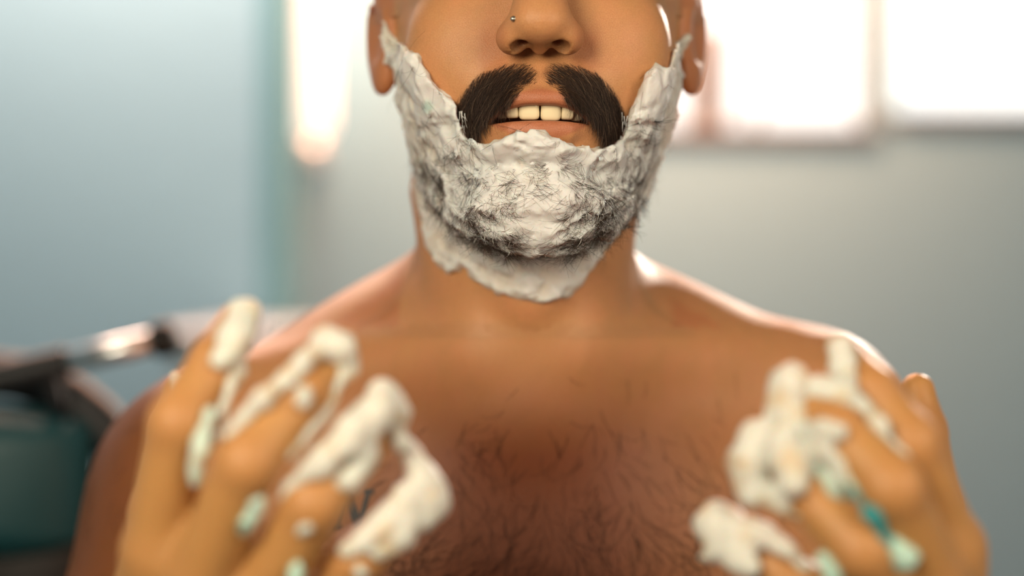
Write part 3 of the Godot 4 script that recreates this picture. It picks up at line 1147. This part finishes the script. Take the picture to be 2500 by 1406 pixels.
func beard_density(x: float, y: float) -> float:
	var d := 0.05
	for s in [[-37, -34, 10, 1.0], [-27, -43, 10, 1.0], [-46, -26, 9, 0.7], [-52, -14, 8, 0.55], [-9, -56, 12, 0.9], [-16, -57, 7, 0.8], [14, -55, 12, 0.9], [31, -41, 12, 1.0], [40, -27, 12, 0.85], [46, -16, 9, 0.6], [52, 0, 8, 0.35], [24, -26, 10, 0.6], [6, -20, 4.5, 1.2], [-4, -33, 13, 0.5], [-14, -27, 9, 0.5], [-30, -22, 6, 0.4], [-34, -10, 6, 0.35], [-22, -46, 9, 0.7], [20, -49, 10, 0.8], [-55, 0, 6, 0.3], [-48, 8, 3.5, 0.4]]:
		d += s[3] * bump_at(x, y, s[0], s[1], s[2])
	for s in [[0, -47, 11, 1.1], [-5, -48, 8, 0.6], [-2, -12, 14, 0.6], [28, -17, 9, 0.5], [-42, 4, 7, 0.5], [52, 18, 10, 1.2], [-22, -17, 8, 0.4]]:
		d -= s[3] * bump_at(x, y, s[0], s[1], s[2])
	return maxf(d, 0.02) * smoothstep(-62.0, -56.0, y)

func hair(man: Node3D, shift: Vector3, fs: Shape, foam: Shape, fkeep: PackedByteArray, coarse: Shape) -> void:
	# moustache: roots on the upper lip
	var roots := PackedInt32Array()
	for k in fs.v.size():
		var q := (fs.v[k] - Vector3(HX, HY, HZ)) * 1000.0
		if q.z > -32.0 and absf(q.x) < 41.0 and q.y > -8.0 and q.y < 32.0 and moustache(q.x, q.y, 1.0) > 0.5: roots.append(k)
	var hs := Hairs.new()
	for k in 9000:
		var r := roots[rng.randi() % roots.size()]
		var n := fs.n[r]
		var p := fs.v[r] + flat(Vector3(rng.randf() - 0.5, rng.randf() - 0.5, rng.randf() - 0.5), n) * rng.randf() * 0.0009
		var q := (p - Vector3(HX, HY, HZ)) * 1000.0
		var sx := -1.0 if q.x < 0.0 else 1.0
		var ax := absf(q.x)
		var out := lerpf(1.15, 0.35, clampf(ax / 36.0, 0.0, 1.0)) + rng.randfn(0.0, 0.22)
		var dir := flat(Vector3(sx * out, -1.0, 0.15), n)
		var top := along(mt_x, mt_y, ax) - q.y
		var length := lerpf(8.5, 15.0, clampf(ax / 28.0, 0.0, 1.0)) * rng.randf_range(0.6, 1.2)
		length *= lerpf(0.55, 1.0, smoothstep(0.0, 4.0, top))
		# near the gap over the lip the hairs stay short and lie outwards
		if q.y - along(mb_x, mb_y, ax) < 4.0: length *= 0.75
		var pts := strand(p, n, dir, length * 0.001, rng.randf_range(0.10, 0.60), rng.randfn(0.0, 0.40) - sx * 0.25, 6)
		var b := rng.randf()
		var col := Color(0.014, 0.009, 0.0065).lerp(Color(0.08, 0.046, 0.030), b * b)
		if rng.randf() < 0.03: col = Color(0.22, 0.15, 0.10)
		hs.add(pts, 0.000062, 0.000028, col)
	# stubble on the cheeks just above the lather
	for k in 14000:
		var r := rng.randi() % fs.v.size()
		var q := (fs.v[r] - Vector3(HX, HY, HZ)) * 1000.0
		var above := q.y - along(up_x, up_y, q.x)
		if q.z < -70.0 or absf(q.x) < 24.0 or above < -1.0 or above > 13.0 * rng.randf(): continue
		var sx := -1.0 if q.x < 0.0 else 1.0
		hs.add(strand(fs.v[r], fs.n[r], flat(Vector3(-sx * 0.5 + rng.randfn(0.0, 0.3), -1.0, 0.0), fs.n[r]), rng.randf_range(0.0018, 0.0042), 0.2, rng.randfn(0.0, 0.4), 3), 0.00006, 0.00003, Color(0.035, 0.02, 0.013))
	for k in hs.v.size(): hs.v[k] += shift
	var mo := put("moustache", hs.mesh(), hair_m, man)
	tag(mo, "thick dark brown moustache parted in the middle", "", "", "stuff")

	# beard hairs that come through the lather
	var bh := Hairs.new()
	var wh := Hairs.new()
	var live := PackedInt32Array()
	for k in foam.v.size():
		if fkeep[k]: live.append(k)
	var made := 0
	var tries := 0
	while made < 9500 and tries < 160000:
		tries += 1
		var r := live[rng.randi() % live.size()]
		var q := (foam.v[r] - Vector3(HX, HY, HZ)) * 1000.0
		if q.z < -75.0: continue
		var dn := beard_density(q.x, q.y)
		dn *= clampf(0.75 + 1.6 * lump.get_noise_3d(q.x * 2.4, q.y * 2.4, 5.0), 0.0, 1.6)
		if rng.randf() > dn: continue
		made += 1
		var n := foam.n[r]
		var sx := -1.0 if q.x < 0.0 else 1.0
		# tufts share a direction
		var cl := lump.get_noise_3d(q.x * 3.0, q.y * 3.0, 40.0) * 3.4
		var dir := flat(Vector3(-sx * 0.35 * clampf(absf(q.x) / 40.0, 0, 1) + cl + rng.randfn(0.0, 0.25), -0.8 + 0.9 * lump.get_noise_3d(q.y * 3.0, q.x * 3.0, 80.0) + rng.randfn(0.0, 0.3), 0.1), n)
		var pts := strand(foam.v[r], n, dir, rng.randf_range(0.006, 0.015), rng.randf_range(0.0, 0.32), rng.randfn(0.0, 1.3) + cl * 0.7, 7)
		var col := Color(0.016, 0.011, 0.008).lerp(Color(0.06, 0.038, 0.024), rng.randf() * rng.randf())
		bh.add(pts, 0.000060, 0.000036, col)
		if rng.randf() < 0.10 and q.y < -20.0:
			wh.add(strand(foam.v[r], n, dir.rotated(n, 0.4), rng.randf_range(0.003, 0.006), 0.6, rng.randfn(0.0, 0.8), 4), 0.00022, 0.00010, Color(0.80, 0.78, 0.72))
	# lather threads over the ends of the moustache
	for k in 420:
		var r := roots[rng.randi() % roots.size()]
		var q := (fs.v[r] - Vector3(HX, HY, HZ)) * 1000.0
		var lim := -31.0 if q.x < 0.0 else 35.0
		if absf(q.x) < absf(lim) or q.y > 6.0: continue
		wh.add(strand(fs.v[r] + fs.n[r] * 0.0032, fs.n[r], flat(Vector3(signf(q.x) * rng.randf_range(-0.6, 0.3), -1, 0), fs.n[r]), rng.randf_range(0.003, 0.007), 0.3, rng.randfn(0.0, 0.6), 7), rng.randf_range(0.00012, 0.00032), 0.00008, Color(0.80, 0.79, 0.75))
	for k in bh.v.size(): bh.v[k] += shift
	var be := put("beard_hair", bh.mesh(), hair_m, man)
	tag(be, "dark wiry beard hairs poking through the foam", "", "", "stuff")
	var th := put("foam_thread", wh.mesh(), foam_m, get_node("shaving_foam"))
	th.set_meta("kind", "stuff")

	# chest hair
	var ch := Hairs.new()
	made = 0
	tries = 0
	while made < 11000 and tries < 140000:
		tries += 1
		var r := rng.randi() % coarse.v.size()
		var p := coarse.v[r]
		var n := coarse.n[r]
		if n.z < 0.2 or p.y > 1.41 or p.y < 1.2 or p.z < -0.86 or p.z > -0.72: continue
		var dx := (p.x - 0.012)
		var dn := smoothstep(0.15, 0.01, absf(dx)) * smoothstep(1.40, 1.29, p.y) + 0.02
		if rng.randf() > dn: continue
		made += 1
		p += flat(Vector3(rng.randf() - 0.5, rng.randf() - 0.5, 0), n) * rng.randf() * 0.006
		var fl := tone.get_noise_3d(p.x * 400.0, p.y * 400.0, 3.0) * 2.4
		var dir := flat(Vector3(dx * 4.0 + fl + rng.randfn(0.0, 0.35), -0.9 + 2.2 * smoothstep(1.30, 1.24, p.y) * 0.3, 0.0), n)
		ch.add(strand(p, n, dir, rng.randf_range(0.010, 0.024), rng.randf_range(0.1, 0.5), rng.randfn(0.0, 0.9), 4), 0.00011, 0.00005, Color(0.016, 0.008, 0.005))
	for k in ch.v.size(): ch.v[k] += shift
	var co := put("chest_hair", ch.mesh(), hair_m, man)
	tag(co, "dark curly hair over the breastbone", "", "", "stuff")

func skin_point(x: float, y: float) -> Vector3:
	# the front of the face at (x, y) millimetres
	var z := 24.0
	for k in 40:
		var d := head_mm(Vector3(x, y, z))
		if d < 0.02: break
		z -= d * 0.8
	return Vector3(x, y, z)

func nose_stud() -> void:
	var q := skin_point(-11.6, 42.2)
	var n := Vector3(head_mm(q + Vector3(0.5, 0, 0)) - head_mm(q - Vector3(0.5, 0, 0)), head_mm(q + Vector3(0, 0.5, 0)) - head_mm(q - Vector3(0, 0.5, 0)), head_mm(q + Vector3(0, 0, 0.5)) - head_mm(q - Vector3(0, 0, 0.5))).normalized()
	var o := thing("nose_stud", "tiny silver stud worn on the side of the nose", "piercing", Vector3(HX, HY, HZ) + q * 0.001)
	o.basis = Basis(Quaternion(Vector3.UP, n))
	var silver := rough(Color(0.75, 0.76, 0.72), 0.18, 1.0)
	put("setting", lathe([Vector2(0, -0.0006), Vector2(0.0010, -0.0006), Vector2(0.0014, 0.0001), Vector2(0.0014, 0.0005), Vector2(0.0011, 0.0008)], 20), silver, o)
	put("bead", lathe([Vector2(0, 0.0002), Vector2(0.0008, 0.0004), Vector2(0.0011, 0.0009), Vector2(0.0008, 0.0014), Vector2(0, 0.0016)], 20), silver, o)

var dabs := []

func hand_foam(s: int) -> void:
	# dabs as chains [px, py, depth, radius px] ...; a mint tint marks unlathered gel
	var l := [
		[[[596, 765, 0.575, 40], [575, 820, 0.567, 38], [545, 880, 0.563, 30]], 0.12], [[[608, 800, 0.58, 24], [575, 910, 0.570, 16], [548, 985, 0.564, 12], [528, 1080, 0.558, 12]], 0.0],
		[[[512, 1000, 0.556, 14], [490, 1090, 0.552, 20], [476, 1165, 0.554, 18]], 0.25], [[[462, 1190, 0.572, 13], [455, 1225, 0.574, 8]], 0.2],
		[[[555, 1060, 0.548, 16], [650, 965, 0.548, 20], [740, 880, 0.556, 22], [800, 832, 0.566, 28]], 0.0], [[[795, 828, 0.566, 32], [832, 850, 0.566, 36], [862, 898, 0.572, 22]], 0.0],
		[[[746, 955, 0.548, 20], [742, 985, 0.548, 22]], 0.05], [[[838, 915, 0.570, 22], [785, 1010, 0.560, 17], [705, 1110, 0.552, 14]], 0.0],
		[[[652, 1165, 0.552, 13], [625, 1225, 0.549, 19], [594, 1298, 0.550, 18]], 0.32], [[[600, 1268, 0.543, 8], [588, 1290, 0.544, 8]], 1.0],
		[[[935, 965, 0.566, 42], [962, 1010, 0.568, 44]], 0.03], [[[925, 1000, 0.558, 48], [860, 1060, 0.552, 42], [780, 1130, 0.548, 30], [690, 1210, 0.552, 16]], 0.0],
		[[[900, 1110, 0.556, 32], [850, 1170, 0.552, 24], [820, 1190, 0.552, 14]], 0.0], [[[972, 1070, 0.566, 24], [1005, 1110, 0.574, 20], [1035, 1150, 0.578, 26]], 0.02],
		[[[1030, 1180, 0.574, 50], [1052, 1215, 0.576, 46], [1030, 1260, 0.572, 40]], 0.0], [[[990, 1220, 0.568, 40], [930, 1290, 0.564, 36], [850, 1345, 0.560, 22]], 0.0],
		[[[985, 1300, 0.566, 36], [930, 1345, 0.564, 26]], 0.0], [[[745, 1290, 0.548, 20], [742, 1300, 0.548, 16]], 0.0], [[[728, 1370, 0.553, 14], [722, 1420, 0.553, 20]], 0.45],
		[[[872, 1392, 0.560, 16], [880, 1402, 0.560, 14]], 0.0], [[[432, 925, 0.628, 20], [424, 965, 0.632, 14]], 0.0],
	]
	var r := [
		[[[2052, 850, 0.578, 34], [2062, 885, 0.576, 30]], 0.0], [[[2045, 905, 0.576, 22], [2070, 925, 0.570, 24]], 0.05], [[[2095, 975, 0.562, 14], [2150, 1040, 0.555, 17], [2216, 1118, 0.552, 10]], 0.0],
		[[[1928, 935, 0.566, 50], [1915, 985, 0.566, 42], [1935, 1030, 0.562, 34]], 0.0], [[[2005, 950, 0.566, 34], [2055, 965, 0.562, 32], [2058, 1000, 0.560, 24]], 0.08], [[[2010, 1040, 0.548, 26], [2045, 1055, 0.546, 24]], 0.0],
		[[[1958, 1035, 0.556, 18], [2010, 1095, 0.550, 23], [2085, 1185, 0.548, 15]], 0.05], [[[1848, 1075, 0.566, 52], [1828, 1130, 0.566, 46], [1838, 1195, 0.564, 42]], 0.02],
		[[[1905, 1075, 0.560, 36], [1925, 1120, 0.556, 42], [1935, 1180, 0.552, 40]], 0.06], [[[1860, 1205, 0.562, 26], [1900, 1215, 0.556, 28], [1915, 1245, 0.556, 16]], 0.08],
		[[[1990, 1130, 0.556, 18], [2040, 1190, 0.554, 24], [2078, 1235, 0.556, 14]], 0.30], [[[2088, 1195, 0.546, 12], [2125, 1255, 0.542, 18], [2165, 1310, 0.543, 16]], 1.0],
		[[[2180, 1318, 0.547, 20], [2205, 1355, 0.546, 28], [2212, 1375, 0.547, 24]], 0.42], [[[1748, 1280, 0.576, 56], [1790, 1300, 0.572, 50], [1830, 1310, 0.566, 38]], 0.03],
		[[[1745, 1350, 0.572, 24], [1712, 1362, 0.574, 8]], 0.0], [[[1790, 1350, 0.568, 40], [1830, 1385, 0.564, 26]], 0.04], [[[1860, 1300, 0.566, 28], [1920, 1340, 0.564, 20], [1985, 1400, 0.562, 14]], 0.10],
		[[[2010, 1360, 0.552, 20], [2035, 1400, 0.552, 30]], 0.5], [[[1950, 1255, 0.556, 14], [1975, 1290, 0.556, 8]], 0.05],
	]
	var list: Array = l if s == 0 else r
	dabs = []
	var lo := Vector3.ONE * 9.0
	var hi := Vector3.ONE * -9.0
	for d in list:
		var pts := []
		for p in d[0]:
			var rad: float = p[3] / FOCAL * p[2]
			var w := at(p[0], p[1], p[2])
			pts.append([w, rad])
			lo = lo.min(w - Vector3.ONE * (rad + 0.003))
			hi = hi.max(w + Vector3.ONE * (rad + 0.003))
		dabs.append([pts, d[1]])
	var fld := Field.new(lo, hi, 0.0018, dab_sd, 0.001, 1.5)
	var sh := fld.surface(fld.vals)
	for p in sh.v:
		var near := 9.0
		var tint := 0.0
		var sum := 0.0
		for d in dabs:
			for k in d[0].size() - 1:
				var dd := cone(p, d[0][k][0], d[0][k + 1][0], d[0][k][1], d[0][k + 1][1])
				var wt := exp(-dd * 900.0)
				tint += wt * d[1]
				sum += wt
		tint = tint / maxf(sum, 1e-9) + 0.10 * lump.get_noise_3d(p.x * 2600.0, p.y * 2600.0, p.z * 2600.0)
		var c := Color(0.64, 0.65, 0.585)
		c = c.lerp(Color(0.56, 0.44, 0.28), 0.75 * smoothstep(0.12, 0.5, lump.get_noise_3d(p.x * 1300.0, p.y * 1300.0, p.z * 1300.0 + 70.0)))
		c = c.lerp(Color(0.45, 0.68, 0.58), smoothstep(0.05, 0.5, tint)).lerp(Color(0.02, 0.26, 0.28), smoothstep(0.55, 1.0, tint))
		sh.c.append(c)
	var o := put("shaving_foam", sh.mesh(), foam_m)
	tag(o, "white shaving foam with mint streaks on the fingers of the man's " + ("right hand" if s == 0 else "left hand, the one with its thumb against the wall"), "foam", "", "stuff")

func dab_sd(p: Vector3) -> float:
	var d := 9.0
	for c in dabs:
		var pts: Array = c[0]
		for k in pts.size() - 1:
			var e := cone(p, pts[k][0], pts[k + 1][0], pts[k][1], pts[k + 1][1])
			d = smin(d, e, 0.0035)
	if d < 0.006:
		var q := p * 1000.0
		d -= lump.get_noise_3d(q.x * 2.2, q.y * 2.2, q.z * 2.2) * 0.0016 + fine.get_noise_3d(q.x * 0.8, q.y * 0.8, q.z * 0.8) * 0.0005
	return d

func hair_cap(p: Vector3) -> float:
	var q := (p - Vector3(HX, HY, HZ)) * 1000.0
	var d := head_sd(Vector3(q.x, q.y, q.z)) - 7.0 - 2.0 * lump.get_noise_3d(q.x * 3.0, q.y, q.z * 3.0)
	# hairline: above the brow in front, down to the nape behind, short by the ears
	var line := lerpf(118.0, 60.0, smoothstep(-40.0, -78.0, q.z))
	line = lerpf(line, -5.0, smoothstep(-112.0, -150.0, q.z))
	if absf(q.x) > 60.0 and q.z > -115.0 and q.z < -70.0: line = maxf(line, 88.0)
	return smax(d, line - q.y, 6.0) * 0.001

func head_hair(man: Node3D, shift: Vector3) -> void:
	var f := Field.new(Vector3(-0.08, 1.50, -0.91), Vector3(0.105, 1.73, -0.69), 0.004, hair_cap, 0.002, 1.6)
	var s := f.surface(f.vals)
	for k in s.v.size():
		s.v[k] += shift
		s.c.append(Color(0.028, 0.019, 0.014))
	put("head_hair", s.mesh(), hair_m, man)

func tattoo(man: Node3D, shift: Vector3) -> void:
	# one slanted serif capital, laid on the skin of the chest
	var strokes := [[Vector2(-0.62, -0.5), Vector2(-0.30, 0.5), 0.10], [Vector2(-0.30, 0.5), Vector2(0.30, -0.5), 0.17], [Vector2(0.30, -0.5), Vector2(0.62, 0.5), 0.10],
		[Vector2(-0.82, -0.5), Vector2(-0.40, -0.5), 0.06], [Vector2(0.40, 0.5), Vector2(0.84, 0.5), 0.06], [Vector2(-0.52, 0.5), Vector2(-0.2, 0.5), 0.06]]
	var st := start()
	st.set_smooth_group(0)
	var place := func(q: Vector2) -> Vector3:
		var a := at(862.0 + q.x * 62.0, 1240.0 - q.y * 84.0, 0.785)
		var p := Vector3(a.x, a.y, -0.70)
		for k in 40:
			var d := torso_sd(p)
			if d < 0.0006: break
			p.z -= d * 0.7
		return p
	for s in strokes:
		var dir: Vector2 = (s[1] - s[0]).normalized()
		var nrm: Vector2 = Vector2(-dir.y, dir.x) * float(s[2])
		for k in 8:
			var a: Vector2 = s[0].lerp(s[1], k / 8.0)
			var b: Vector2 = s[0].lerp(s[1], (k + 1) / 8.0)
			var v := [place.call(a + nrm), place.call(b + nrm), place.call(b - nrm), place.call(a - nrm)]
			for n in [0, 1, 2, 0, 2, 3]: st.add_vertex(v[n] + shift)
	put("tattoo", done(st), rough(Color(0.07, 0.075, 0.07), 0.5), man).set_meta("label", "black slanted serif capital inked on the chest")

func trouser_sd(p: Vector3) -> float:
	var d := egg(p, Vector3(0, 0.93, -0.885), Vector3(0.168, 0.12, 0.115))
	for s in [-1.0, 1.0]:
		d = smin(d, cone(p, Vector3(s * 0.085, 0.86, -0.885), Vector3(s * 0.10, 0.48, -0.88), 0.090, 0.068), 0.03)
		d = smin(d, cone(p, Vector3(s * 0.10, 0.48, -0.88), Vector3(s * 0.11, 0.10, -0.90), 0.068, 0.060), 0.02)
		d = smin(d, cone(p, Vector3(s * 0.11, 0.045, -0.92), Vector3(s * 0.13, 0.035, -0.77), 0.042, 0.034), 0.02)
	return maxf(d, 0.004 - p.y)

func trousers(man: Node3D, shift: Vector3) -> void:
	var f := Field.new(Vector3(-0.22, -0.02, -1.03), Vector3(0.22, 1.08, -0.71), 0.012, trouser_sd, 0.0, 1.4)
	var s := f.surface(f.vals)
	for k in s.v.size(): s.v[k] += shift
	put("trousers", s.mesh(), rough(Color(0.16, 0.19, 0.25), 0.85), man)
